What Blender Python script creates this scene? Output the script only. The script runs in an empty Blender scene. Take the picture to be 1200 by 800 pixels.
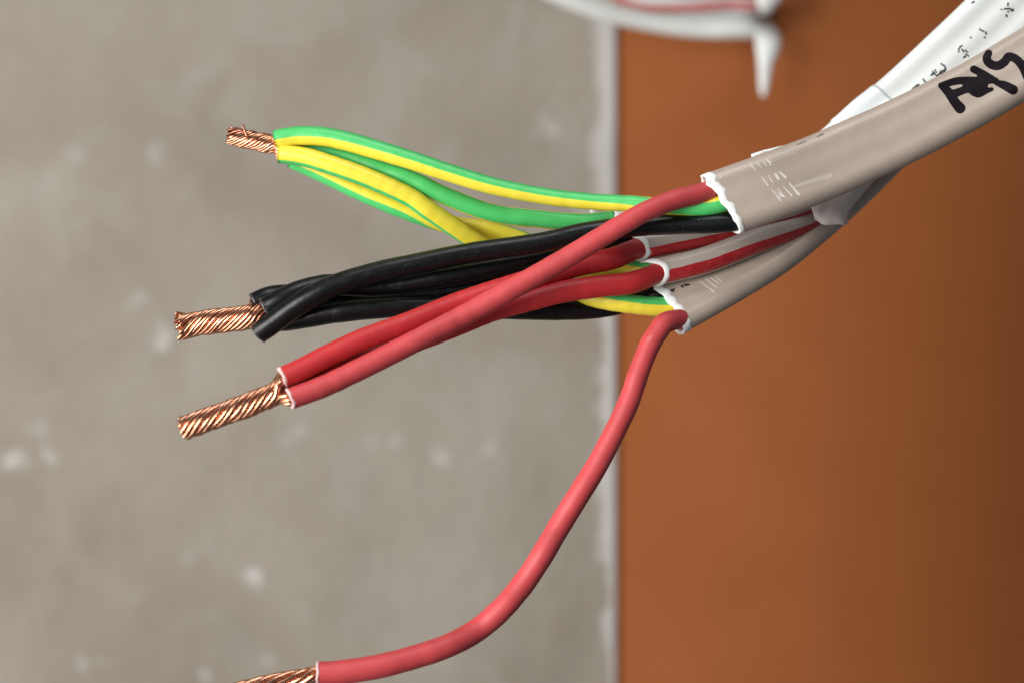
import bpy, math, random
import numpy as np
from mathutils import Vector
from mathutils.bvhtree import BVHTree

random.seed(4)
rng = np.random.default_rng(7)
SC = bpy.context.scene
COL = SC.collection

# ------------------------------------------------------------------ camera, world, lamps, exposure
F = 0.25                 # distance of the sharp plane (m)
K = 0.00015              # metres per photo pixel at that distance
Z0 = 1.2                 # camera height (m)
cam = bpy.data.cameras.new('camera')
cam.lens = 50.0; cam.sensor_width = 36.0
cam.clip_start = 0.01; cam.clip_end = 20.0
cam.dof.use_dof = True
cam.dof.focus_distance = 0.2475
cam.dof.aperture_fstop = 11.5
cam.dof.aperture_blades = 0
co = bpy.data.objects.new('camera', cam); COL.objects.link(co)
co.location = (0, 0, Z0); co.rotation_euler = (math.radians(90), 0, 0)
SC.camera = co

W = bpy.data.worlds.new('World'); SC.world = W; W.use_nodes = True
bgn = W.node_tree.nodes['Background']
bgn.inputs['Color'].default_value = (0.86, 0.93, 1.0, 1)
bgn.inputs['Strength'].default_value = 0.12

def area(name, loc, target, size, power, color, shape='RECTANGLE', size_y=None):
    l = bpy.data.lights.new(name, 'AREA'); l.shape = shape
    l.size = size; l.size_y = size_y or size
    l.energy = power; l.color = color
    o = bpy.data.objects.new(name, l); COL.objects.link(o)
    o.location = loc
    o.rotation_euler = (Vector(target) - Vector(loc)).to_track_quat('-Z', 'Y').to_euler()
    return o
area('window_lamp', (-0.27, -0.06, Z0 + 0.045), (0.0, 0.27, Z0), 0.20, 2.0, (1.0, 0.975, 0.94), size_y=0.24)
area('side_lamp', (-0.78, 0.06, Z0 - 0.14), (0.0, 0.42, Z0), 0.85, 8.0, (1.0, 0.965, 0.92), size_y=0.85)
area('upper_lamp', (0.05, -0.02, Z0 + 0.62), (0.03, 0.27, Z0), 0.36, 1.9, (0.96, 0.985, 1.0))

SC.view_settings.view_transform = 'Standard'; SC.view_settings.look = 'None'
SC.view_settings.exposure = 0.0; SC.view_settings.gamma = 1.0
SC.view_settings.use_curve_mapping = False
SC.cycles.use_denoising = True
SC.cycles.max_bounces = 8

# ------------------------------------------------------------------ helpers
def P(px, py, d=0.0):
    """a point: photo coordinates plus d millimetres towards the camera from the sharp plane"""
    y = F - d / 1000.0
    s = y / F
    return np.array([(px - 600) * K * s, y, Z0 + (400 - py) * K * s])

def spline(pts, step=3.0):
    """Catmull-Rom (centripetal-like, chord parametrised) through rows of any width; first two columns are px"""
    p = np.array(pts, float)
    t = np.concatenate([[0], np.cumsum(np.linalg.norm(np.diff(p[:, :2], axis=0), axis=1) + 1e-6)])
    n = max(4, int(t[-1] / step))
    ts = np.linspace(0, t[-1], n + 1)
    m = np.zeros_like(p)
    for i in range(len(p)):
        a, b = max(0, i - 1), min(len(p) - 1, i + 1)
        m[i] = (p[b] - p[a]) / (t[b] - t[a])
    out = []
    for v in ts:
        i = min(len(p) - 2, max(0, np.searchsorted(t, v, side='right') - 1))
        h = t[i + 1] - t[i]; u = (v - t[i]) / h
        out.append((2*u**3 - 3*u**2 + 1) * p[i] + (u**3 - 2*u**2 + u) * h * m[i]
                   + (-2*u**3 + 3*u**2) * p[i+1] + (u**3 - u**2) * h * m[i+1])
    return np.array(out)

def wave(n_terms, seed, lo=2, hi=9):
    r = np.random.default_rng(seed)
    fr = r.integers(lo, hi, n_terms); ph = r.uniform(0, 6.28, n_terms); am = r.uniform(.5, 1, n_terms)
    return lambda th: sum(a * np.sin(f * th + p) for f, p, a in zip(fr, ph, am)) / np.sum(am)

def unit(v):
    return v / (np.linalg.norm(v, axis=-1, keepdims=True) + 1e-12)

def link(name, verts, faces, mat, parent=None, smooth=True, attrs=None, kind=None):
    me = bpy.data.meshes.new(name)
    v = np.asarray(verts, float)
    if parent is not None:
        q = parent; off = np.zeros(3)
        while q is not None:
            off = off + np.array(q.location); q = q.parent
        v = v - off
    me.from_pydata(v.tolist(), [], [list(map(int, f)) for f in faces])
    if smooth:
        me.polygons.foreach_set('use_smooth', [True] * len(me.polygons))
    if attrs:
        for k, a in attrs.items():
            at = me.attributes.new(k, 'FLOAT', 'POINT'); at.data.foreach_set('value', np.asarray(a, float))
    me.materials.append(mat); me.validate(); me.update()
    o = bpy.data.objects.new(name, me); COL.objects.link(o)
    if parent is not None: o.parent = parent
    if kind: o['kind'] = kind
    return o

def thing(name, label, cat, loc, group=None):
    o = bpy.data.objects.new(name, None); COL.objects.link(o)
    o.empty_display_size = 0.005
    o.location = tuple(loc); o['label'] = label; o['category'] = cat
    if group: o['group'] = group
    return o

def tag(o, label, cat, group=None):
    o['label'] = label; o['category'] = cat
    if group: o['group'] = group
    return o

def grid_faces(rows, cols, base=0, wrap=True, flip=False):
    f = []
    for i in range(rows - 1):
        for j in range(cols if wrap else cols - 1):
            a = base + i*cols + j; b = base + i*cols + (j+1) % cols
            q = (a, b, b + cols, a + cols)
            f.append(q[::-1] if flip else q)
    return f

# ------------------------------------------------------------------ materials
def new_mat(name):
    m = bpy.data.materials.new(name); m.use_nodes = True
    nt = m.node_tree; b = nt.nodes['Principled BSDF']
    return m, nt, b

def N(nt, typ, **kw):
    n = nt.nodes.new(typ)
    for k, v in kw.items():
        if k in n.inputs.keys(): n.inputs[k].default_value = v
        else: setattr(n, k, v)
    return n

def noise(nt, scale, detail=3, rough=.55, vec=None, dist=0.0):
    n = N(nt, 'ShaderNodeTexNoise'); n.inputs['Scale'].default_value = scale
    n.inputs['Detail'].default_value = detail; n.inputs['Roughness'].default_value = rough
    n.inputs['Distortion'].default_value = dist
    if vec is None:
        tc = N(nt, 'ShaderNodeTexCoord'); vec = tc.outputs['Object']
    nt.links.new(vec, n.inputs['Vector'])
    return n.outputs['Fac']

def ramp(nt, fac, lo, hi, c0=(0,0,0,1), c1=(1,1,1,1)):
    r = N(nt, 'ShaderNodeValToRGB')
    r.color_ramp.elements[0].position = lo; r.color_ramp.elements[0].color = c0
    r.color_ramp.elements[1].position = hi; r.color_ramp.elements[1].color = c1
    nt.links.new(fac, r.inputs['Fac']); return r.outputs['Color']

def mix(nt, fac, a, b, blend='MIX'):
    n = N(nt, 'ShaderNodeMix'); n.data_type = 'RGBA'; n.blend_type = blend
    for s, v in ((0, fac), (6, a), (7, b)):
        if hasattr(v, 'links') or isinstance(v, bpy.types.NodeSocket): nt.links.new(v, n.inputs[s])
        else: n.inputs[s].default_value = v if s == 0 or len(v) == 4 else (*v, 1)
    return n.outputs[2]

def math_n(nt, op, a, b=None):
    n = N(nt, 'ShaderNodeMath'); n.operation = op
    for i, v in enumerate((a, b)):
        if v is None: continue
        if isinstance(v, bpy.types.NodeSocket): nt.links.new(v, n.inputs[i])
        else: n.inputs[i].default_value = v
    return n.outputs[0]

def bump(nt, b, height, strength, dist):
    n = N(nt, 'ShaderNodeBump'); n.inputs['Strength'].default_value = strength; n.inputs['Distance'].default_value = dist
    nt.links.new(height, n.inputs['Height']); nt.links.new(n.outputs['Normal'], b.inputs['Normal'])

def plastic(name, col, rough=.42, sss=0.0, speck=0.0, vary=.12, fine=.25, speckcol=(.6,.58,.55), spec=.5):
    m, nt, b = new_mat(name)
    c = (*col, 1)
    big = ramp(nt, noise(nt, 220, 3), .3, .7)
    dk = tuple(x * (1 - vary) for x in col)
    cc = mix(nt, big, dk, col)
    if speck > 0:
        s = ramp(nt, noise(nt, 4200, 2, .5), .69, .76)
        g = ramp(nt, noise(nt, 300, 2, .5), .42, .62)
        s2 = math_n(nt, 'MULTIPLY', math_n(nt, 'MULTIPLY', s, g), speck)
        cc = mix(nt, s2, cc, speckcol)
    nt.links.new(cc, b.inputs['Base Color'])
    rr = N(nt, 'ShaderNodeMapRange'); rr.inputs['To Min'].default_value = rough - .07; rr.inputs['To Max'].default_value = rough + .1
    nt.links.new(noise(nt, 500, 4), rr.inputs['Value']); nt.links.new(rr.outputs[0], b.inputs['Roughness'])
    b.inputs['Specular IOR Level'].default_value = spec
    if sss:
        b.inputs['Subsurface Weight'].default_value = sss
        b.inputs['Subsurface Radius'].default_value = (1, .6, .5)
        b.inputs['Subsurface Scale'].default_value = 0.0006
    hb = math_n(nt, 'ADD', math_n(nt, 'MULTIPLY', noise(nt, 2600, 4, .6), .35), noise(nt, 420, 2, .5))
    bump(nt, b, hb, fine, .00012)
    return m

M = {}
M['red'] = plastic('red_insulation', (.57, .060, .066), .52, sss=.1, vary=.16, spec=.55, speck=.25, fine=.4)
M['deep_red'] = plastic('deep_red_insulation', (.54, .024, .028), .50, sss=.1, vary=.16, spec=.5, speck=.2, fine=.4)
M['black'] = plastic('black_insulation', (.0035, .0042, .0048), .33, speck=.5, vary=.3, spec=.36, fine=.45)
M['taupe'] = plastic('taupe_sheath', (.435, .355, .295), .34, vary=.07, fine=.3)
M['white'] = plastic('white_sheath', (.71, .735, .72), .30, vary=.04, fine=.15)
M['torn'] = plastic('torn_white_plastic', (.93, .93, .92), .6, sss=.3, vary=.02, fine=.6)
M['tape_flap'] = plastic('shade_tinted_tape', (.70, .61, .575), .25, vary=.08, fine=.5, sss=.3)  # flap's pinkish shade and bounced light put into its base colour
M['tape'] = plastic('white_tape', (.80, .815, .82), .25, vary=.05, fine=.5, sss=.3)
M['pale_red'] = plastic('pale_cut_red', (.86, .55, .54), .5, vary=.2)
M['pale_grey'] = plastic('pale_cut_black', (.10, .10, .10), .3, vary=.9)
M['pale_yellow'] = plastic('pale_cut_yellow', (.80, .84, .45), .4, vary=.1)
M['ink'] = plastic('marker_ink', (.007, .003, .006), .55, vary=.2, fine=.1, spec=.15)
M['print'] = plastic('printed_ink', (.02, .022, .025), .6, vary=.3, fine=.05)
M['scuff'] = plastic('scuffed_plastic', (.74, .70, .65), .3, vary=.1, fine=.3)

def earth_mat():
    m, nt, b = new_mat('green_yellow_insulation')
    a = N(nt, 'ShaderNodeAttribute', attribute_name='stripe')
    f = ramp(nt, math_n(nt, 'ADD', math_n(nt, 'MULTIPLY', noise(nt, 600, 2), .03), a.outputs['Fac']), .495, .535)
    g = mix(nt, ramp(nt, noise(nt, 250, 3), .3, .7), (.068, .50, .125), (.085, .57, .16))
    y = mix(nt, ramp(nt, noise(nt, 250, 3), .3, .7), (.78, .655, .045), (.84, .73, .065))
    nt.links.new(mix(nt, f, y, g), b.inputs['Base Color'])
    b.inputs['Roughness'].default_value = .38
    b.inputs['Subsurface Weight'].default_value = .1
    b.inputs['Subsurface Scale'].default_value = .0005
    bump(nt, b, math_n(nt, 'ADD', noise(nt, 420, 2, .5), math_n(nt, 'MULTIPLY', noise(nt, 2600, 4, .6), .3)), .2, .00012)
    return m
M['earth'] = earth_mat()

def striped_mat(name, base, red):
    """pale sheath with a red line printed along one narrow side"""
    m, nt, b = new_mat(name)
    sx = N(nt, 'ShaderNodeAttribute', attribute_name='across').outputs['Fac']
    sy = N(nt, 'ShaderNodeAttribute', attribute_name='through').outputs['Fac']
    wob = math_n(nt, 'MULTIPLY', math_n(nt, 'SUBTRACT', noise(nt, 180, 2), .5), .18)
    y = math_n(nt, 'ADD', sy, wob)
    f = math_n(nt, 'MULTIPLY', math_n(nt, 'GREATER_THAN', sx, .55),
               math_n(nt, 'MULTIPLY', math_n(nt, 'GREATER_THAN', y, -.04), math_n(nt, 'LESS_THAN', y, .86)))
    w = mix(nt, ramp(nt, noise(nt, 220, 3), .3, .7), *base)
    r = mix(nt, ramp(nt, noise(nt, 900, 4), .35, .75), *red)
    nt.links.new(mix(nt, f, w, r), b.inputs['Base Color'])
    b.inputs['Roughness'].default_value = .33
    bump(nt, b, noise(nt, 700, 4, .5), .15, .0001)
    return m
M['striped'] = striped_mat('white_sheath_red_line', ((.74, .76, .74), (.80, .82, .80)), ((.60, .16, .16), (.68, .25, .24)))
M['grey_striped'] = striped_mat('grey_sheath_red_line', ((.39, .335, .295), (.425, .365, .325)), ((.34, .010, .013), (.44, .030, .033)))

def copper_mat():
    m, nt, b = new_mat('bare_copper')
    c = mix(nt, ramp(nt, noise(nt, 900, 3), .3, .7), (.62, .24, .125), (.88, .47, .31))
    nt.links.new(c, b.inputs['Base Color'])
    b.inputs['Metallic'].default_value = 1; b.inputs['Roughness'].default_value = .25
    bump(nt, b, noise(nt, 5000, 3, .6), .25, .00005)
    return m
M['copper'] = copper_mat()

# background materials
WALL_Y = 0.58
def wallxy(px, py):
    s = WALL_Y / F
    return (px - 600) * K * s, (400 - py) * K * s

def concrete_mat():
    m, nt, b = new_mat('concrete')
    tc = N(nt, 'ShaderNodeTexCoord'); vec = tc.outputs['Object']
    base = mix(nt, ramp(nt, noise(nt, 9, 5, .55, vec, .4), .32, .70), (.262, .225, .182), (.360, .325, .274))
    base = mix(nt, math_n(nt, 'MULTIPLY', ramp(nt, noise(nt, 30, 4, .6, vec, .6), .50, .75), .35), base, (.43, .405, .365))
    base = mix(nt, math_n(nt, 'MULTIPLY', ramp(nt, noise(nt, 20, 3, .5, vec, .2), .25, .46, (1,1,1,1), (0,0,0,1)), .25), base, (.215, .185, .155))
    # chips and plaster splashes
    wob = N(nt, 'ShaderNodeTexNoise'); wob.inputs['Scale'].default_value = 55; wob.inputs['Detail'].default_value = 4
    nt.links.new(vec, wob.inputs['Vector'])
    vm = N(nt, 'ShaderNodeVectorMath'); vm.operation = 'MULTIPLY_ADD'
    nt.links.new(wob.outputs['Color'], vm.inputs[0]); vm.inputs[1].default_value = (.030, .030, .030)
    nt.links.new(vec, vm.inputs[2])
    spots = [(298,680,15,.75),(436,518,13,.7),(452,516,9,.5),(516,532,12,.55),(527,545,9,.6),(572,525,9,.3),(25,538,17,.6),(58,524,12,.45),
             (95,186,13,.5),(640,152,14,.5),(628,163,10,.4),(190,394,15,.55),(115,318,12,.3),(165,350,12,.3),(315,774,11,.4),(243,795,10,.5),
             (95,776,11,.35),(118,765,9,.3),(85,778,8,.3),(345,508,11,.3),(690,250,14,.5),(705,585,10,.6),(225,655,9,.2),(40,500,14,.25),(180,180,20,.25)]
    acc = None
    for x, y, r, a in spots:
        X, Zz = wallxy(x, y)
        d = N(nt, 'ShaderNodeVectorMath'); d.operation = 'DISTANCE'
        nt.links.new(vm.outputs[0], d.inputs[0]); d.inputs[1].default_value = (X + .015, .015, Zz + .015)
        mr = N(nt, 'ShaderNodeMapRange'); mr.interpolation_type = 'SMOOTHSTEP'
        nt.links.new(d.outputs['Value'], mr.inputs['Value'])
        R = r * K * WALL_Y / F
        mr.inputs['From Min'].default_value = R * .1; mr.inputs['From Max'].default_value = R * 1.35
        mr.inputs['To Min'].default_value = a; mr.inputs['To Max'].default_value = 0
        acc = mr.outputs[0] if acc is None else math_n(nt, 'MAXIMUM', acc, mr.outputs[0])
    base = mix(nt, acc, base, (.62, .61, .585))
    # pale worn arris along the end of the wall
    sep = N(nt, 'ShaderNodeSeparateXYZ'); nt.links.new(vec, sep.inputs[0])
    xe = wallxy(722, 0)[0]
    dx = math_n(nt, 'SUBTRACT', xe, sep.outputs['X'])
    wn = noise(nt, 16, 4, .6, vec)
    wid = math_n(nt, 'ADD', math_n(nt, 'MULTIPLY', ramp(nt, wn, .4, .62), .012), .0032)
    e = math_n(nt, 'DIVIDE', dx, wid)
    ed = ramp(nt, e, .5, 1.5, (1,1,1,1), (0,0,0,1))
    base = mix(nt, math_n(nt, 'MULTIPLY', ed, .62), base, (.66, .655, .635))
    nt.links.new(base, b.inputs['Base Color'])
    b.inputs['Roughness'].default_value = .85
    bump(nt, b, math_n(nt, 'ADD', noise(nt, 40, 5, .6, vec), math_n(nt, 'MULTIPLY', noise(nt, 260, 3, .6, vec), .2)), .35, .004)
    return m
M['concrete'] = concrete_mat()

def orange_mat():
    m, nt, b = new_mat('orange_paint')
    c = mix(nt, ramp(nt, noise(nt, 14, 4), .3, .7), (.258, .076, .020), (.280, .086, .024))
    c = mix(nt, math_n(nt, 'MULTIPLY', ramp(nt, noise(nt, 18, 4), .5, .8), .35), c, (.225, .066, .016))
    nt.links.new(c, b.inputs['Base Color'])
    b.inputs['Roughness'].default_value = .75
    b.inputs['Specular IOR Level'].default_value = .15
    bump(nt, b, noise(nt, 300, 3, .5), .15, .0006)
    return m
M['orange'] = orange_mat()

# ------------------------------------------------------------------ background: concrete wall and orange column
def box(x0, x1, y0, y1, z0, z1):
    v = [(x, y, z) for x in (x0, x1) for y in (y0, y1) for z in (z0, z1)]
    f = [(0,1,3,2),(4,6,7,5),(0,4,5,1),(2,3,7,6),(0,2,6,4),(1,5,7,3)]
    return v, f
wall_org = Vector((0, WALL_Y, Z0))
xe = wallxy(724, 0)[0]
# wall as a slab with a rounded, slightly chipped end arris
prof = [(-.75, 0.0), (-.3, 0.0), (0, 0.0), (xe - .0025, 0.0)]
for k in range(1, 7):
    a = math.pi/2 * k/6
    prof.append((xe - .0025 + .0025*math.sin(a), .0025 - .0025*math.cos(a)))
prof += [(xe, .12), (-.75, .12)]
zs = np.linspace(-.62, .62, 140)
vv = []
ew = wave(14, 5, 3, 60)
for z in zs:
    for i, (x, y) in enumerate(prof):
        j = 0.0006 * ew(z*5) if 3 <= i <= 9 else 0
        vv.append((x - max(0, j), WALL_Y + y, Z0 + z))
n = len(prof)
ff = grid_faces(len(zs), n)
ff.append(list(range(n))[::-1]); ff.append([len(vv) - n + i for i in range(n)])
wall = link('concrete_wall', np.array(vv) - np.array(wall_org), ff, M['concrete'], smooth=False)
wall.location = wall_org
tag(wall, 'blurred grey concrete wall with pale chips behind the wire ends', 'wall')

# column: wide round painted column, its left flank meeting the wall
xs0 = xe + .0002
cx0, cy = .16, .52
n0, n1 = math.radians(218), math.radians(290)          # direction its surface faces, left end to right end
prof = [(xs0, WALL_Y + .11), (xs0, WALL_Y + .003)]
x, y = prof[-1]
for k in range(1, 60):
    g = n0 + (n1 - n0) * min(1, (k/34)**.8)
    x += -math.sin(g) * .006; y += math.cos(g) * .006
    prof.append((x, y))
prof += [(x + .05, WALL_Y + .11)]
n = len(prof)
zs = np.linspace(-.62, .62, 12)
vv = [(x, y, Z0 + z) for z in zs for x, y in prof]
ff = grid_faces(len(zs), n)
ff.append(list(range(n))[::-1]); ff.append([len(vv) - n + i for i in range(n)])
colm = link('orange_column', np.array(vv) - np.array([cx0, cy, Z0]), ff, M['orange'], smooth=False)
for p in colm.data.polygons: p.use_smooth = len(p.vertices) == 4
colm.location = (cx0, cy, Z0)
tag(colm, 'smooth orange brown painted column with rounded corner behind the cables', 'column')

# ------------------------------------------------------------------ cable builders
class Sheath:
    """flat three-core cable sheath: path rows (px, py, d) with the direction of its width (wx, wy, wd) per row"""
    def __init__(s, rows, half, thick, step=3.0, swell=.035):
        s.swell = swell
        q = spline(rows, step)
        s.c = np.array([P(*r[:3]) for r in q])
        s.t = unit(np.gradient(s.c, axis=0))
        wv = np.stack([q[:, 3], -q[:, 5], -q[:, 4]], 1)         # photo x, depth, photo y -> world
        s.wskew = unit(wv)                                       # as cut
        w = wv - (wv * s.t).sum(1, keepdims=True) * s.t
        # keep the skewed width near the end only
        k = np.exp(-np.arange(len(q)) * step / 40.0)[:, None]
        s.w = unit(unit(w) * (1 - k) + s.wskew * k)
        s.th = unit(np.cross(s.t, s.w))
        s.a = half * K; s.h = thick * K; s.step = step * K
        s.len = np.concatenate([[0], np.cumsum(np.linalg.norm(np.diff(s.c, axis=0), axis=1))])

    def section(s, inset=0.0, m=72):
        """(x, y) of the outline and outward normals; three shallow swells over the three cores"""
        a, h = s.a - inset, s.h - inset
        u = np.linspace(0, 2*np.pi, m, endpoint=False)
        flat = a - h
        per = 4*flat + 2*np.pi*h
        x = np.zeros(m); y = np.zeros(m)
        for i, v in enumerate(u / (2*np.pi) * per):
            if v < flat: x[i], y[i] = v, h
            elif v < flat + np.pi*h:
                g = (v - flat) / h; x[i], y[i] = flat + h*np.sin(g), h*np.cos(g)
            elif v < 3*flat + np.pi*h: x[i], y[i] = flat - (v - flat - np.pi*h), -h
            elif v < 3*flat + 2*np.pi*h:
                g = (v - 3*flat - np.pi*h) / h; x[i], y[i] = -flat - h*np.sin(g), -h*np.cos(g)
            else: x[i], y[i] = -flat + (v - 3*flat - 2*np.pi*h), h
        sw = 1 - s.swell * .5 * (1 - np.cos(2*np.pi * (x / (s.a * .66)) )) * (np.abs(x) < flat*1.02)
        return x, y * sw, u

    def at(s, L):
        """frame at length L (metres) from the cut end, extrapolated below zero"""
        if L < 0:
            return s.c[0] + s.t[0] * L, s.w[0], s.th[0], s.t[0]
        f = lambda A: np.array([np.interp(L, s.len, A[:, k]) for k in range(3)])
        return f(s.c), unit(f(s.w)), unit(f(s.th)), unit(f(s.t))

    def point(s, L, x, y):
        c, w, th, t = s.at(L); return c + w*x + th*y

    def lane(s, px_len, lane, lift=0.0):
        """photo coordinates (px, py, d) of a core's centre inside the sheath"""
        q = s.point(px_len*K, lane * s.a * .64, lift*K)
        sc = q[1] / F
        return (600 + q[0]/(K*sc), 400 - (q[2]-Z0)/(K*sc), (F - q[1]) * 1000)

    def build(s, mat, parent, seed, back=0.0, amp=3.0, band=8.0, wall=3.4, skew=0.0, mouth=0.0):
        x, y, u = s.section()
        m = len(x)
        w1 = wave(7, seed, 2, 9); w2 = wave(9, seed+50, 3, 14)
        lob = np.cos(2*np.pi * x / (s.a*.66))
        front = (-1.0*w1(u)*amp - lob*amp*.5 - back * (y / s.h > 0) * np.abs(y/s.h)) * K      # where the cut end lies
        front = front + skew*K*np.clip(x/s.a - .35, 0, 1) - mouth*K*np.clip(np.abs(y/s.h) - .25, 0, 1)**1.5*np.where(y > 0, .8, 1.0)
        fr2 = (band + 2.2*w2(u) + 1.2*w1(u*1)) * K
        V, at1, at2 = [], [], []
        for i in range(len(s.c)):
            e = max(0.0, 1 - s.len[i] / (26*K))
            L = s.len[i] + e * (front + 1.2*K)
            for j in range(m):
                if e > 0: V.append(s.point(L[j], x[j], y[j]))
                else: V.append(s.c[i] + s.w[i]*x[j] + s.th[i]*y[j])
                at1.append(x[j]/s.a); at2.append(y[j]/s.h)
        ro = len(s.c)
        F_ = grid_faces(ro, m)
        xi, yi, _ = s.section(wall*K)
        b0 = len(V)
        depth = [1.2, 6, 20, 45]
        for dpt in depth:
            for j in range(m):
                V.append(s.point(front[j]*max(0, 1-dpt/26) + dpt*K, xi[j], yi[j])); at1.append(0); at2.append(0)
        F_ += grid_faces(len(depth), m, b0, flip=True)
        for j in range(m):
            F_.append((j, b0 + j, b0 + (j+1) % m, (j+1) % m))
        b1 = len(V) - m
        F_.append([b1 + j for j in range(m)])
        F_.append([(ro-1)*m + j for j in range(m)][::-1])
        o = link('sheath', V, F_, mat, parent, attrs={'across': at1, 'through': at2})
        # torn white lip
        T = []
        nx, ny = np.gradient(x), np.gradient(y)
        nl = np.hypot(np.roll(x, -1) - np.roll(x, 1), np.roll(y, -1) - np.roll(y, 1))
        ox, oy = -(np.roll(y, -1) - np.roll(y, 1))/nl, (np.roll(x, -1) - np.roll(x, 1))/nl
        if (ox*x + oy*y).sum() < 0: ox, oy = -ox, -oy
        wv = wave(9, seed+90, 4, 20)(u)
        fr2 = fr2 + 2.8*wave(8, seed+7, 7, 24)(u)*K
        spec = [(fr2, -.3), (fr2 - .9*K, .45), (fr2*.5, .75 + .5*wv), (0.2*K + 1.6*wv*K, .7 + .9*wv), (-.9*K + 1.8*wv*K, .2), (-.9*K + 1.5*wv*K, -1.2), (-.1*K + 0*u, -wall*.8), (3*K + 0*u, -wall*1.05)]
        for off, out in spec:
            out = (out + 0*u) * K
            for j in range(m):
                L = front[j] * max(0, 1 - (off[j]/K)/26) + off[j]
                T.append(s.point(L, x[j] + ox[j]*out[j], y[j] + oy[j]*out[j]))
        link('torn_lip', T, grid_faces(len(spec), m), M['torn'], o)
        s.obj = o
        dv = parent.location
        s.bvh = BVHTree.FromPolygons([Vector(v) for v in V], [tuple(f) for f in F_])
        return o

def tube_rows(rows, step=3.0):
    q = spline(rows, step)
    c = np.array([P(*r[:3]) for r in q])
    t = unit(np.gradient(c, axis=0))
    cv = np.array([0., -1., 0.])
    a = unit(cv - (t @ cv)[:, None] * t)                       # towards the camera
    b = unit(np.cross(a, t))                                    # upwards when the path runs to the right
    return q, c, t, a, b

def core(name, rows, mat, parent, end_mat=None, seg=22, stripe=None, hw=50, lip=2.6, seed=1, step=3.0):
    """insulated core from its bared end (first row) into the sheath; rows (px, py, d, radius, stripe angle)"""
    rows = [tuple(r) + (0,) * (5 - len(r)) for r in rows]
    q, c, t, a, b = tube_rows(rows, step)
    ph = np.linspace(0, 2*np.pi, seg, endpoint=False)
    V, S = [], []
    wv = wave(6, seed, 1, 7)(ph); lw = wave(5, seed+3, 1, 4)
    s_ = np.linspace(0, 1, len(q))
    dent = 1 + .028 * wave(8, seed+8, 3, 40)(s_ * 6.28)
    for i in range(len(q)):
        sc = c[i][1] / F
        r = q[i, 3] * K * sc * dent[i]
        sl = wv * 1.6 * K * max(0, 1 - i/4)
        for j, p in enumerate(ph):
            V.append(c[i] + r*(math.cos(p)*a[i] + math.sin(p)*b[i]) + t[i]*sl[j])
            S.append(.5 + .5 * (math.cos(p - math.radians(q[i, 4])) - math.cos(math.radians(hw))))
    Fc = grid_faces(len(q), seg)
    # hollowed end
    r0 = q[0, 3] * K * c[0][1] / F
    for k, (rr, dp) in enumerate(((.62, .6), (.55, 9))):
        for j, p in enumerate(ph):
            V.append(c[0] + rr*r0*(math.cos(p)*a[0] + math.sin(p)*b[0]) + t[0]*(dp*K + wv[j]*1.6*K)); S.append(0)
    b0 = len(q)*seg
    for j in range(seg):
        Fc.append((j, b0+j, b0+(j+1) % seg, (j+1) % seg)[::-1])
    Fc += grid_faces(2, seg, b0, flip=True)
    Fc.append([b0 + seg + j for j in range(seg)]); Fc.append([(len(q)-1)*seg + j for j in range(seg)][::-1])
    o = link(name, V, Fc, mat, parent, attrs={'stripe': S})
    if end_mat:
        T = []
        lv = wave(7, seed+21, 1, 9)(ph)
        for off, rr in ((lip*(.8+.8*lv), 1.0), (lip*.6*(1+.5*lv), 1.035), (-.6+0*lv, 1.05), (-1.1+.3*lv, .9), (-.5+0*lv, .66), (2+0*lv, .58)):
            for j, p in enumerate(ph):
                T.append(c[0] + rr*r0*(math.cos(p)*a[0] + math.sin(p)*b[0]) + t[0]*(off[j] + wv[j]*1.6)*K)
        link('cut_edge', T, grid_faces(6, seg), end_mat, o)
    o['_c0'] = list(map(float, c[0])); o['_t0'] = list(map(float, t[0]))
    return o

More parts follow.
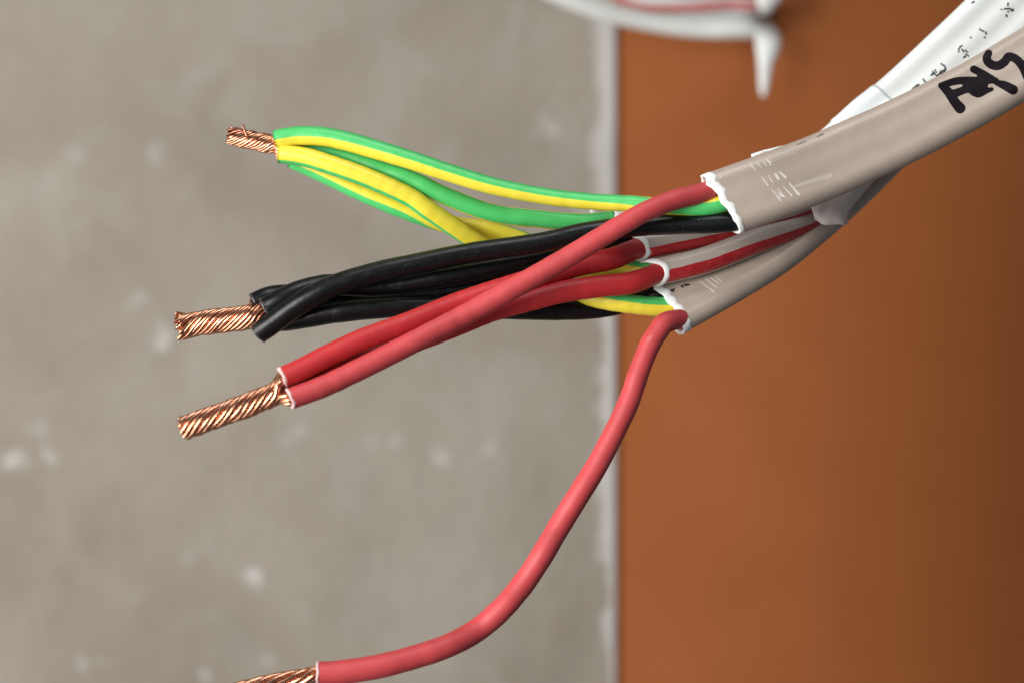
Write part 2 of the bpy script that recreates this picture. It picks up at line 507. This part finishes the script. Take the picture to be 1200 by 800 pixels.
def strands(parent, start, axis_rows, layout, strand_r, turns, seed, length_var=3.0, blend=14, lump=.11):
    """bare copper strands of one core, twisted with its neighbours round axis_rows (from the insulation to the tip); layout: (radius, angle) in the splice"""
    q = spline(axis_rows, 2.0)
    c = np.array([P(*r[:3]) for r in q])
    t = unit(np.gradient(c, axis=0))
    cv = np.array([0., -1., 0.])
    a = unit(cv - (t @ cv)[:, None]*t); b = np.cross(a, t); b = b * np.sign(b[:, 2:3])
    L = np.concatenate([[0], np.cumsum(np.linalg.norm(np.diff(c, axis=0), axis=1))])/K
    s0, t0 = np.array(start[0]), -np.array(start[1])
    a0 = unit(cv - (t0 @ cv)*t0); b0 = np.cross(a0, t0); b0 = b0*np.sign(b0[2])
    rs = np.random.default_rng(seed)
    V, Fc = [], []
    seg = 8
    mx = sum(r*math.cos(g) for r, g in layout)/len(layout); my = sum(r*math.sin(g) for r, g in layout)/len(layout)
    common = wave(4, seed*7+1, 1, 5); splay = np.where(rs.random(len(layout)) < .25, rs.uniform(2, 5, len(layout)), rs.uniform(-1.5, 1.2, len(layout)))
    for k, (rad, ang) in enumerate(layout):
        end = L[-1] + rs.uniform(-length_var, length_var*.5)
        nP = int(L[-1]/1.5)
        Ls = np.linspace(-6, end, nP)
        jit = wave(3, seed*13+k, 1, 5); j2 = wave(3, seed*17+k, 1, 6)
        sr = strand_r * rs.uniform(.86, 1.1)
        lx, ly = rad*math.cos(ang) - mx, rad*math.sin(ang) - my
        sh_ = min(1.0, 6.0/max(6.0, math.hypot(lx, ly)))
        pts = []
        for v in Ls:
            vv_ = min(max(0.0, v), L[-1])
            ci = np.array([np.interp(vv_, L, c[:, i]) for i in range(3)])
            ti = unit(np.array([np.interp(vv_, L, t[:, i]) for i in range(3)]))
            if v > L[-1]: ci = ci + ti*(v - L[-1])*K
            ai = unit(np.array([np.interp(vv_, L, a[:, i]) for i in range(3)])); bi = unit(np.array([np.interp(vv_, L, b[:, i]) for i in range(3)]))
            f = vv_/L[-1]
            th = ang - 2*np.pi*turns*f + .11*jit(f*4)
            rr = rad*(1 + lump*common(f*5) + .05*j2(f*5)) + splay[k]*max(0, (f-.85)/.15)**1.5
            tw = ci + (ai*math.cos(th) + bi*math.sin(th))*rr*K
            st = s0 + t0*v*K + a0*lx*sh_*K + b0*ly*sh_*K
            u = min(1, max(0, v/blend)); u = u*u*(3-2*u)
            pts.append(st*(1-u) + tw*u)
        pts = np.array(pts); tt = unit(np.gradient(pts, axis=0))
        ref = unit(np.cross(tt, np.array([.3, .2, .93])))
        ref2 = np.cross(tt, ref)
        base = len(V)
        for i in range(nP):
            r = sr*K*(.8 if i == nP-1 else 1)
            for j in range(seg):
                p = 2*np.pi*j/seg
                V.append(pts[i] + r*(math.cos(p)*ref[i] + math.sin(p)*ref2[i]))
        Fc += grid_faces(nP, seg, base)
        Fc.append([base + (nP-1)*seg + j for j in range(seg)][::-1]); Fc.append([base + j for j in range(seg)])
    return link('copper_strands', V, Fc, M['copper'], parent, kind='stuff')

def layouts(rings, n, starts):
    """split the rings of a splice among n cores, each a sector centred near its start angle"""
    out = [[] for _ in range(n)]
    order = sorted(range(n), key=lambda i: starts[i])
    for rad, cnt, off in rings:
        angs = sorted(((off + 2*np.pi*k/cnt - starts[order[0]] + np.pi/n) % (2*np.pi)) for k in range(cnt))
        for k, g in enumerate(angs):
            out[order[min(n-1, k*n//cnt)]].append((rad, g + starts[order[0]] - np.pi/n))
    return out

def ink(name, sheath, caps, mat, parent, res=.8, lift=.00003):
    """flat print on a sheath: capsules (x0, y0, r0, x1, y1, r1) in photo coordinates laid on its surface"""
    caps = np.array(caps, float)
    x0, y0 = caps[:, [0, 3]].min() - 8, caps[:, [1, 4]].min() - 8
    x1, y1 = caps[:, [0, 3]].max() + 8, caps[:, [1, 4]].max() + 8
    def sdf(p):
        best = 1e9
        for ax, ay, ra, bx, by, rb in caps:
            dx, dy = bx-ax, by-ay; l2 = dx*dx + dy*dy
            u = 0 if l2 == 0 else min(1, max(0, ((p[0]-ax)*dx + (p[1]-ay)*dy)/l2))
            best = min(best, math.hypot(p[0]-ax-u*dx, p[1]-ay-u*dy) - (ra + (rb-ra)*u))
        return best
    nx, ny = int((x1-x0)/res)+1, int((y1-y0)/res)+1
    X = x0 + np.arange(nx+1)*res; Y = y0 + np.arange(ny+1)*res
    G = np.full((nx+1, ny+1), 1e9)
    gx, gy = np.meshgrid(X, Y, indexing='ij')
    for ax, ay, ra, bx, by, rb in caps:
        dx, dy = bx-ax, by-ay; l2 = dx*dx + dy*dy
        u = np.zeros_like(gx) if l2 == 0 else np.clip(((gx-ax)*dx + (gy-ay)*dy)/l2, 0, 1)
        G = np.minimum(G, np.hypot(gx-ax-u*dx, gy-ay-u*dy) - (ra + (rb-ra)*u))
    idx, V, Fc = {}, [], []
    org = Vector((0, 0, Z0))
    def vert(i, j):
        if (i, j) in idx: return idx[i, j]
        p = [X[i], Y[j]]; g = G[i, j]
        if g > 0:
            e = .05
            gr = np.array([sdf((p[0]+e, p[1])) - g, sdf((p[0], p[1]+e)) - g])/e
            p = [p[0] - gr[0]*g, p[1] - gr[1]*g]
        dr = Vector(P(p[0], p[1], 0)) - org
        hit = sheath.bvh.ray_cast(org, dr.normalized())
        if hit[0] is None: idx[i, j] = None; return None
        nrm = hit[1] if hit[1].dot(dr) < 0 else -hit[1]
        V.append(np.array(hit[0] + nrm*lift)); idx[i, j] = len(V)-1
        return idx[i, j]
    for i in range(nx):
        for j in range(ny):
            if min(G[i,j], G[i+1,j], G[i,j+1], G[i+1,j+1]) < -.05 and (G[i,j]+G[i+1,j]+G[i,j+1]+G[i+1,j+1]) < 1.6*res:
                f = [vert(i,j), vert(i+1,j), vert(i+1,j+1), vert(i,j+1)]
                if None not in f: Fc.append(f)
    return link(name, V, Fc, mat, parent)

def stroke(pts, grow=1.2):
    if len(pts) > 2: pts = spline(pts, 2.5)
    pts = [(p[0], p[1], p[2] + grow) for p in pts]
    return [(*pts[i], *pts[i+1]) for i in range(len(pts)-1)]

# ------------------------------------------------------------------ the four cables
GROUP = 'stripped flat cables in the bundle'
HALF, TH = 38, 16
cableA = thing('flat_cable', 'taupe flat cable uppermost in the bundle with thick black marker writing', 'cable', P(842, 240, 5), GROUP)
shA = Sheath([(843,240,6,.50,.78,.10),(900,220,5,.40,.86,.12),(960,197,3,.38,.88,.15),(1000,179.5,2,.38,.88,.18),(1050,157,1,.40,.86,.22),
              (1100,132,0,.42,.84,.28),(1150,105,-1,.44,.82,.34),(1200,75,-2,.46,.80,.36),(1270,32,-4,.48,.80,.36),(1350,-20,-6,.48,.80,.36)], HALF + 1.5, TH)
shA.build(M['taupe'], cableA, 11, amp=3.2, band=9)

GROUPW = GROUP
cableB = thing('flat_cable', 'grey flat cable with a red line on its edge, directly under the marker-written taupe cable', 'cable', P(737, 286, -6), GROUP)
wn = (.42, .22, .88)
shB = Sheath([(737,286,-6,*wn),(809,271,-7,.38,.24,.88),(864,259,-9,.36,.28,.86),(930,234,-12,.40,.40,.8),(972,200,-15,.5,.6,.6),(1040,150,-19,.6,.7,.38),
              (1083,118,-20,.66,.7,.25),(1131,76,-20,.70,.68,.15),(1177,32,-20,.71,.68,.1),(1235,-28,-20,.71,.68,.1),(1295,-92,-20,.71,.68,.1)], HALF, TH)
shB.build(M['grey_striped'], cableB, 23, amp=2.6, band=8, mouth=7)

cableC = thing('flat_cable', 'grey flat cable with a red line on its edge, directly above the lowest taupe cable', 'cable', P(762, 318, -5), GROUP)
shC = Sheath([(764,319,-4.5,.26,.03,.96),(816,307,-5.5,.22,.02,.97),(871,284,-8,.26,.1,.95),(935,249,-13,.40,.40,.8),(982,205,-18,.5,.6,.6),(1040,155,-24,.6,.7,.35),
              (1083,121,-25,.66,.7,.25),(1131,79,-25,.70,.68,.15),(1177,35,-25,.71,.68,.1),(1235,-25,-25,.71,.68,.1),(1295,-89,-25,.71,.68,.1)], HALF, TH)
shC.build(M['grey_striped'], cableC, 37, amp=2.6, band=8, mouth=15)

cableD = thing('flat_cable', 'lowest taupe flat cable in the bundle with its single red core bending down', 'cable', P(784, 364, 0), GROUP)
shD = Sheath([(783,362,-2,.45,.62,.55),(845,328,-5,.42,.62,.60),(900,294,-9,.44,.62,.60),(950,254,-14,.5,.62,.6),(990,217,-20,.55,.66,.5),(1040,168,-28,.6,.7,.35),
              (1083,130,-30,.66,.7,.25),(1133,84,-30,.70,.68,.15),(1177,40,-30,.71,.68,.1),(1235,-20,-30,.71,.68,.1),(1295,-83,-30,.71,.68,.1)], HALF, 14)
shD.build(M['taupe'], cableD, 51, amp=2.6, band=10, back=1, skew=-5)

cableE = thing('flat_cable', 'bright white printed flat cable rising to the top right behind the marker-written cable', 'cable', P(716, 259, -9), GROUP)
shE = Sheath([(706,257,-9,.30,.12,.94),(790,252,-10,.32,.14,.93),(870,236,-11,.36,.3,.88),(920,222,-11,.42,.5,.75),(966,200,-11,.5,.66,.5),(1024,151,-12,.6,.7,.38),(1067,116,-13,.66,.7,.25),(1116,71,-13,.70,.68,.15),(1162,27,-13,.71,.68,.1),(1220,-33,-13,.71,.68,.1),(1280,-97,-13,.71,.68,.1)], 43, 15, swell=.13)
shE.build(M['white'], cableE, 77, amp=2.5, band=9)

def inside(sh, lane, r, ang=0, lens=(6, 22, 42), lift=0):
    return [(*sh.lane(l, lane, lift), r, ang) for l in lens]

# red cores (lane +/-1 is the side of the sheath they leave)
R1 = core('red_core', [(340,467,19,12.5),(380,452,17.5,13),(420,433,16,13),(480,403,14,13),(540,372,11.5,13),(600,339,11,12.8),(660,305,10.5,12.5),(705,278,10.5,12.3),(735,260,10.5,12),(760,246.5,10,12),(792,234,8.5,12)]
          + [(832,223.5,6.2,12)] + inside(shA, -1, 11.6, lens=(14, 40)), M['red'], cableA, M['pale_red'], seed=3)
R2 = core('red_core', [(331,442,18,12.5),(352,433,17.3,13),(385,416,16,13),(427,397,14.2,13),(480,378,11.7,13),(530,358,8,13),(580,341,6,13),(630,326,4,13),(680,311,2,13),(718,303,1,13)]
          + inside(shB, 1, 12), M['deep_red'], cableB, M['pale_red'], seed=5)
R3 = core('red_core', [(338,452,15,12),(380,440,13,12.5),(430,418,10,13),(480,402,6.5,13),(530,383,6,13),(580,363,5,13),(620,352,4.5,13),(660,342,4,13),(700,336,3,13),(742,331,1.5,13)]
          + inside(shC, 1, 12), M['deep_red'], cableC, M['pale_red'], seed=8)
R4 = core('red_core', [(372,789,16,14),(400,787,15.5,14),(440,781,14.5,14),(480,771,13,13.8),(525,756,11,13.7),(560,737,8,13.7),(590,711,8,13.7),(615,681,7,13.5),(636,649,7,13.5),(656,615,6,13.5),
                       (679,578,6,13.3),(700,544,5.5,13),(720,506,5,12.7),(737,470,4.5,12.5),(750,432,4,12.3),(762,403,3.5,12.3),(770.5,389.5,3.3,12.3),(780,378,2.8,12.2)]
          + inside(shD, 1.0, 11.4, lens=(13, 40)), M['red'], cableD, M['pale_red'], seed=13)

# black cores
B1 = core('black_core', [(303,390,5,12.5),(316,381,5.5,13),(342,362,6,13.3),(370,345,6.3,13.3),(400,332,6,13),(440,320,5.5,12.8),(490,309,5,12.6),(550,297,4.5,12.3),(632,285,4,12),(690,272,4,12),(740,266,4,12),(800,263,5,11.6),(838,262,5.8,11.6)]
          + inside(shA, 1, 11.4, lens=(10, 40)), M['black'], cableA, M['pale_grey'], seed=17)
B2 = core('black_core', [(311,361,3.5,12.5),(330,351,3.5,13),(356,340,2.5,13),(390,334,1,13),(440,336,.5,12.5),(520,324.5,1,12.5),(590,311,0,12.3),(640,300,-2,12),(690,285,-7,12)]
          + inside(shB, -1, 11.5), M['black'], cableB, M['pale_grey'], seed=19)
B3 = core('black_core', [(298,356,1,12.5),(316,348,.5,12.5),(340,346,-1.5,12.5),(380,352,-2.5,12.5),(430,350,-2.5,12.3),(480,345,-2,12),(550,337,-2.5,12),(620,324,-4,12),(690,308,-9,12)]
          + inside(shC, -1, 11.5), M['black'], cableC, M['pale_grey'], seed=29)
B4 = core('black_core', [(314,376,.5,12.5),(335,375,1,13),(360,371,2,13.2),(392,366,2.4,13),(430,362,2.2,12.8),(480,359,1.5,12.5),(540,360,.5,12.5),(600,362,-1,12.5),(650,363,-3,12.5),(700,361,-5,12.3),(740,353,-6,12)]
          + inside(shD, -1, 11.5, lens=(4, 20, 40)), M['black'], cableD, M['pale_grey'], seed=31)

# earth cores
E1 = core('earth_core', [(322,164,1,10.8,34),(332,162,1,11.2,34),(350,159.5,1,11.4,34),(380,160.5,1.3,11.4,34),(405,165.5,1.5,11.4,36),(430,172.5,1.6,11.4,38),(480,187.5,2,11.1,40),(530,204,2,10.6,42),(577,218,2,10.2,44),(640,230.5,2,9.8,44),(700,237,2.5,9.6,40),(740,239,3.5,9.7,30),(790,243,5,10.2,-10),(828,242.5,6,10.7,-25)]
          + inside(shA, 0, 11.4, -25, lens=(10, 40)), M['earth'], cableA, None, stripe=1, hw=46, seed=41)
E2 = core('earth_core', [(338,172,-2,10.4,20),(375,175,-2,10.9,15),(405,182.5,-2,10.9,12),(440,196,-1.5,10.9,8),(480,210,-1,10.9,4),(522,230,-1,10.9,0),(577,250,-1.5,10.9,0),(632,257,-2,10.6,0),(685,261,-3.5,10.6,0)]
          + inside(shE, .9, 11, 0), M['earth'], cableE, None, stripe=1, hw=66, seed=43)
E3 = core('earth_core', [(327,181,1,10.7,-98),(338,181.5,1.1,11.2,-98),(360,185,1.3,11.4,-98),(380,191,1.5,11.4,-98),(430,208.5,1.3,11.4,-98),(480,231,.5,11.4,-98),(500,245,0,11.4,-100),(536,269,-2,11.4,-110),(565,287,-4,11.4,-120),(605,308,-7,11.4,-150),(650,330,-6,11.4,-220),(690,347,-3,11.4,-290),(735,356,-1.5,11.2,-298)]
          + inside(shD, 0, 11.4, -300), M['earth'], cableD, None, stripe=1, hw=53, seed=47)
E4 = core('earth_core', [(342,187,-3.5,10.6,-78),(380,204,-3.5,10.9,-78),(430,228,-3.5,10.9,-78),(480,248.5,-4,10.9,-80),(525,263,-5.5,10.9,-150),(570,270,-7,10.9,-232),(612,282,-9,10.9,-248),(645,303,-9,10.9,-254),(680,316,-8,10.9,-262),(720,314,-7,10.9,-278)]
          + inside(shC, 0, 11.4, -300), M['earth'], cableC, None, stripe=1, hw=56, seed=53)

# bare twisted copper
def st(o): return (list(o['_c0']), list(o['_t0']))
D_ = math.radians
ax = [(310,367,3),(290,372,3),(260,376,2.5),(232,380,2),(209,384,2)]
lay = layouts([(12.2, 15, 0), (7.4, 9, .3), (2.6, 4, .1)], 4, (D_(-70), D_(30), D_(120), D_(-150)))
for i, o in enumerate((B1, B2, B3, B4)):
    strands(o, st(o), ax, lay[i], 2.6, 1.05, 100+i, length_var=7)
ax = [(336,456,17.5),(310,466,18),(275,480,18.5),(240,492,19),(213,502,19)]
lay = layouts([(10.4, 11, 0), (5.2, 7, .2), (1.6, 3, 0)], 3, (D_(-60), D_(50), D_(170)))
for i, o in enumerate((R1, R2, R3)):
    strands(o, st(o), ax, lay[i], 2.95, 1.25, 120+i, length_var=3)
ax = [(330,170,-.5),(318,169,-.5),(300,166,-.5),(284,162.5,-.5),(269,158.5,-.5)]
lay = layouts([(9.2, 15, 0), (5.6, 9, .3), (2.0, 4, .1)], 4, (D_(80), D_(150), D_(-30), D_(-120)))
for i, o in enumerate((E1, E2, E3, E4)):
    strands(o, st(o), ax, lay[i], 2.05, .9, 140+i, length_var=4, blend=8)
ax = [(372,790,16),(340,795,16.4),(310,801,17),(275,809,17.6)]
strands(R4, st(R4), ax, [(0, 0)] + [(6.4, k*math.pi/3) for k in range(6)], 3.3, .8, 160)
# one strand standing off the earth splice
q = [(290,163,.8),(288,156,1),(286,151,1.2),(284.5,146.5,1.4)]
qs = spline(q, 1.0); cc = np.array([P(*r) for r in qs]); tt = unit(np.gradient(cc, axis=0))
rf = unit(np.cross(tt, np.array([0, 1, .1]))); rf2 = np.cross(tt, rf)
V = [cc[i] + 1.2*K*(math.cos(2*np.pi*j/8)*rf[i] + math.sin(2*np.pi*j/8)*rf2[i]) for i in range(len(cc)) for j in range(8)]
link('stray_strand', V, grid_faces(len(cc), 8) + [[j for j in range(8)], [(len(cc)-1)*8+j for j in range(8)][::-1]], M['copper'], E1)
for o in bpy.data.objects:
    for k in ('_c0', '_t0'):
        if k in o: del o[k]

# marker writing on the upper taupe cable
caps = []
caps += stroke([(1158.5,63,3.2),(1156,69,3.6),(1160,75,4),(1169,77.5,4),(1177,73,4),(1182,66.5,3.6),(1191,70,3.8),(1199,79,4.2),(1203,88,4.2),(1206,96,3.8)])
caps += stroke([(1141,81.5,3.2),(1152,87,3.2),(1168,95,1.6)])
caps += stroke([(1167,97.3,1.6),(1176,100,3.8),(1187,105.5,4.6)])
caps += stroke([(1102.5,100.4,2.2),(1112,109,4.4),(1119,120,4.4),(1125,127,5.2)])
caps += stroke([(1102.5,100.4,2.2),(1120,95.5,3.2),(1134,94.5,3.2),(1150,95,3.2),(1166,94.5,2.4)])
caps += stroke([(1116,111,4),(1129,106,3.4),(1138,102,5)])
caps += stroke([(1133,100,4),(1146,99.5,8.5),(1152,96,6)])
caps += stroke([(1141,105,6),(1146,108,5.6),(1152,107,4)])
caps += stroke([(1150,107.5,4),(1158,106,2),(1162,105,1.2)])
ink('marker_writing', shA, caps, M['ink'], shA.obj, res=.8)

# scuffs on the taupe sheaths and a painted-on highlight
def crop(x, y, s, ox, oy): return ox + x/s, oy + y/s
caps = []
for x0, y0, x1, y1, r in ((660,85,700,130,.75),(715,75,745,110,.6),(765,62,785,95,.7),(795,48,820,90,.9),(790,62,822,66,.9),(750,185,800,250,.8),(800,170,835,225,.7),(850,160,880,205,1.0),(862,158,888,198,.7),(892,146,936,188,1.5),
                          (830,285,900,370,.9),(852,290,915,340,.6),(875,275,928,340,.8),(920,260,985,330,.9),(968,236,1040,320,1.5),(895,300,890,345,.5),(425,178,430,188,.6)):
    a = crop(x0, y0, 6.667, 780, 180); b = crop(x1, y1, 6.667, 780, 180)
    caps.append((*a, r*.6, *b, r))
ink('scuff_marks', shA, caps, M['scuff'], shA.obj, res=.45)
M['painted_sheen'] = plastic('painted_sheen_plastic', (.56, .49, .425), .24, vary=.2, fine=.4)
ink('painted_highlight', shA, [(929,219.5,1.2,948,213.5,2.4),(948,213.5,2.4,973,206,3.0),(904,190,.7,934,178.5,.8)], M['painted_sheen'], shA.obj, res=.6, lift=.00002)  # glossy highlight on the sheath, painted on as a lighter streak
M['smudge'] = plastic('grey_smudge', (.19, .165, .16), .5, vary=.3)
ink('grey_smudge', shA, [(958,160.5,.9,964.5,157.5,1.0),(934,170,.5,944,166,.6)], M['smudge'], shA.obj, res=.5)
class Skin:
    def __init__(s, o):
        off = np.zeros(3); q = o
        while q is not None: off = off + np.array(q.location); q = q.parent
        s.bvh = BVHTree.FromPolygons([Vector(np.array(v.co) + off) for v in o.data.vertices], [tuple(p.vertices) for p in o.data.polygons])
M['crease'] = plastic('creased_red', (.70, .22, .22), .35, vary=.4)
ink('crease_marks', Skin(R4), [(757,397,.3,765,393.5,.6),(758,399.5,.3,764,397,.5)], M['crease'], R4, res=.4)  # creases in the core, their highlight painted in as paler red
caps = []
for x0, y0, x1, y1, r in ((1020,290,1138,380,.8),(1065,268,1160,340,.8),(1105,255,1180,310,.7),(1140,240,1200,290,.6),(930,75,970,100,.0)):
    if r == 0: continue
    a = crop(x0, y0, 7.275, 680, 290); b = crop(x1, y1, 7.275, 680, 290)
    caps.append((*a, r*.5, *b, r))
ink('scuff_marks', shD, caps, M['scuff'], shD.obj, res=.45)
caps = []
for x0, y0, x1, y1 in ((715,372,722,398),(700,383,735,368),(750,378,762,392),(748,378,772,366),(772,366,785,378),(782,360,800,376),(795,358,805,352),(862,330,878,344),(858,334,885,322),(895,320,905,332),(905,316,925,322),(920,314,930,322)):
    a = crop(x0, y0, 7.275, 680, 290); b = crop(x1, y1, 7.275, 680, 290)
    caps.append((*a, .75, *b, .75))
ink('printed_text', shD, caps, M['print'], shD.obj, res=.5)

# dotted print on the white cable
dots = [(880,30),(878,48),(825,82),(850,78),(866,75),(880,76),(896,74),(905,90),(920,80),(922,92),(880,100),(868,140),(866,130),
        (640,250),(655,262),(668,266),(690,276),(692,290),(681,320),(563,322),
        (485,392),(470,404),(460,420),(460,440),(490,424),(500,440),(518,430),(530,445),(522,465),(540,476),(503,490),(515,484),(496,436),
        (312,545),(325,556),(338,562),(345,578),(348,592),(335,600),(320,606),(352,620),(340,612),(305,612),(298,628),(285,640),(310,632),(325,625),
        (258,600),(268,616),(248,622),(236,632),(226,642),(240,612),(255,634),(268,642),(288,664),(270,668),(256,684),(245,688),(275,655),
        (158,678),(168,690),(178,700),(188,712),(205,706),(222,688),(236,690),(215,715),(200,716),
        (118,722),(104,728),(90,738),(80,750),(68,758),(112,745),(120,738),(108,750),(98,742),
        (575,25),(590,15)]
caps = []
for x, y in dots:
    a = crop(x, y, 7.27, 1060, 0); caps.append((*a, .95, a[0]+.5, a[1]+.4, .95))
ink('printed_text', shE, caps, M['print'], shE.obj, res=.5)

# ------------------------------------------------------------------ tape round the bundle
tape = thing('tape_wrap', 'white tape wound round the white printed cable with a loose hanging flap, its colour tinted for shade', 'tape', P(985, 200, -14))
def turn(s, px0, px1, grow, seed, parent):
    """one turn of tape lying tight on a sheath, between two photo columns of its centre line"""
    pxs = 600 + s.c[:, 0] / (K * s.c[:, 1] / F)
    L0, L1 = np.interp(px0, pxs, s.len), np.interp(px1, pxs, s.len)
    x, y, u = s.section(); m = len(x)
    w1 = wave(6, seed, 1, 8); w2 = wave(6, seed+1, 1, 8); w3 = wave(7, seed+2, 2, 12); w4 = wave(7, seed+3, 2, 12)
    V = []; nL = 16
    g = 1 + grow*K/s.a; gy = 1 + grow*K/s.h
    for i in range(nL):
        f = i/(nL-1)
        for j in range(m):
            L = L0*(1-f) + L1*f + ((1-f)*w1(u[j]) + f*w2(u[j]))*1.6*K
            wr = .5*K*(w3(u[j])*(1-f) + w4(u[j])*f + .6*math.sin(f*9 + u[j]*2))
            V.append(s.point(L, x[j]*g + wr*np.sign(x[j])*.4, y[j]*gy + wr*np.sign(y[j])))
    o = link('tape_turn', V, grid_faces(nL, m), M['tape'], parent)
    so = o.modifiers.new('thickness', 'SOLIDIFY'); so.thickness = .00015; so.offset = 1
    return o
turn(shE, 1004, 1050, 1.4, 61, tape)
turn(shE, 952, 1008, .7, 64, tape)
# ------------------------------------------------------------------ loose flap: a curved sheet below the upper cable
def sheet(name, rows_a, rows_b, parent, mat, seed, thick=.0003, nb=10, curl=0.0):
    A = spline(rows_a, 3.0); 
    n_ = len(A)
    B = spline(rows_b, 3.0)
    B = np.array([[np.interp(f, np.linspace(0, 1, len(B)), B[:, k]) for k in range(3)] for f in np.linspace(0, 1, n_)])
    w = wave(6, seed, 2, 9)
    V = []
    for i in range(n_):
        for j in range(nb):
            f = j/(nb-1)
            q = A[i]*(1-f) + B[i]*f
            V.append(P(q[0], q[1], q[2] + curl*math.sin(math.pi*f) + .35*w(i*.25 + f*3)))
    o = link(name, V, grid_faces(n_, nb, wrap=False), mat, parent)
    so = o.modifiers.new('thickness', 'SOLIDIFY'); so.thickness = thick
    return o
sheet('tape_flap', [(950,238,-4),(960,222,-5),(985,208,-7),(1012,200,-9),(1036,196,-11)], [(955,258,-5),(966,264,-4.5),(984,263,-5),(992,264,-6),(996,248,-8),(1030,206,-12)], tape, M['tape_flap'], 71, curl=1.2)
sheet('tape_flap', [(880,181,-3),(896,176,-3),(912,172,-3.5),(930,168,-4),(945,161,-4),(962,156,-5)], [(885,200,-4),(900,196,-4),(915,192,-4.5),(935,188,-5),(950,183,-5),(966,178,-6)], tape, M['tape'], 75, curl=.4)

# ------------------------------------------------------------------ slack cables hanging in the background
def bgP(px, py, y):      # photo point at distance y
    return (px, py, (F - y)*1000)
yb = .522
M['slack'] = plastic('slack_white_sheath', (.80, .82, .80), .4, vary=.04)
bgc = thing('slack_cable', 'blurred white cable sagging lowest at the top of the picture', 'cable', P(*bgP(820, 34, yb)))
s1 = Sheath([(*bgP(560,-60,yb-.01),0,.25,.97),(*bgP(640,-14,yb-.008),0,.25,.97),(*bgP(700,11,yb-.004),0,.25,.97),(*bgP(760,25,yb),0,.3,.95),(*bgP(820,33,yb+.001),0,.3,.95),(*bgP(860,33.5,yb+.001),0,.3,.95),(*bgP(882,33.5,yb+.006),.5,.3,.8),(*bgP(890,33.5,yb+.022),.95,.3,.1),(*bgP(893,33.5,yb+.06),.95,.3,0),(*bgP(897,33.5,yb+.14),.95,.3,0)], HALF, 23.5)
def plain(s, mat, parent, name='sheath'):
    x, y, u = s.section(); m = len(x); V = []; a1 = []; a2 = []
    for i in range(len(s.c)):
        for j in range(m):
            V.append(s.c[i] + s.w[i]*x[j] + s.th[i]*y[j]); a1.append(x[j]/s.a); a2.append(y[j]/s.h)
    Fc = grid_faces(len(s.c), m) + [list(range(m)), [(len(s.c)-1)*m + j for j in range(m)][::-1]]
    return link(name, V, Fc, mat, parent, attrs={'across': a1, 'through': a2})
plain(s1, M['slack'], bgc)
bgc2 = thing('slack_cable', 'blurred white cable with a pink red line above the lowest sagging cable', 'cable', P(*bgP(820, 12, yb)))
s2 = Sheath([(*bgP(600,-80,yb-.02),0,.1,.99),(*bgP(680,-30,yb-.016),0,.1,.99),(*bgP(740,-4,yb-.012),0,.5,.87),(*bgP(790,7,yb-.009),0,.1,.99),(*bgP(850,11,yb-.004),0,-.3,.95),(*bgP(882,11.5,yb+.002),.5,-.2,.8),(*bgP(890,11.5,yb+.018),.95,-.1,.1),(*bgP(893,11.5,yb+.06),.95,-.1,0),(*bgP(897,11.5,yb+.14),.95,-.1,0)], HALF, 21.5)
plain(s2, M['striped'], bgc2)
# white clip over the two slack cables
def lathe_path(name, rows, mat, parent, flat=.6, seg=16):
    q, c, t, a, b = tube_rows(rows, 2.0)
    V = []
    for i in range(len(q)):
        r = q[i, 3]*K*c[i][1]/F
        for j in range(seg):
            p = 2*np.pi*j/seg
            V.append(c[i] + r*(flat*math.cos(p)*a[i] + math.sin(p)*b[i]))
    return link(name, V, grid_faces(len(q), seg) + [list(range(seg)), [(len(q)-1)*seg+j for j in range(seg)][::-1]], mat, parent)
tie = thing('string_tie', 'blurred white tie over the slack cables with a tapered tail hanging down', 'tie', P(*bgP(900, 30, yb)))
lathe_path('tie_loop', [(*bgP(900,-40,yb-.012),15),(*bgP(901,-14,yb-.013),16),(*bgP(902,0,yb-.012),16),(*bgP(902,6,yb-.008),13)], M['slack'], tie)
lathe_path('tie_tail', [(*bgP(900,40,yb+.001),14),(*bgP(900,50,yb-.005),15),(*bgP(899,60,yb-.007),13),(*bgP(897,74,yb-.007),9),(*bgP(896,90,yb-.006),7),(*bgP(895,103,yb-.006),5),(*bgP(894.5,113,yb-.006),2.5)], M['slack'], tie)
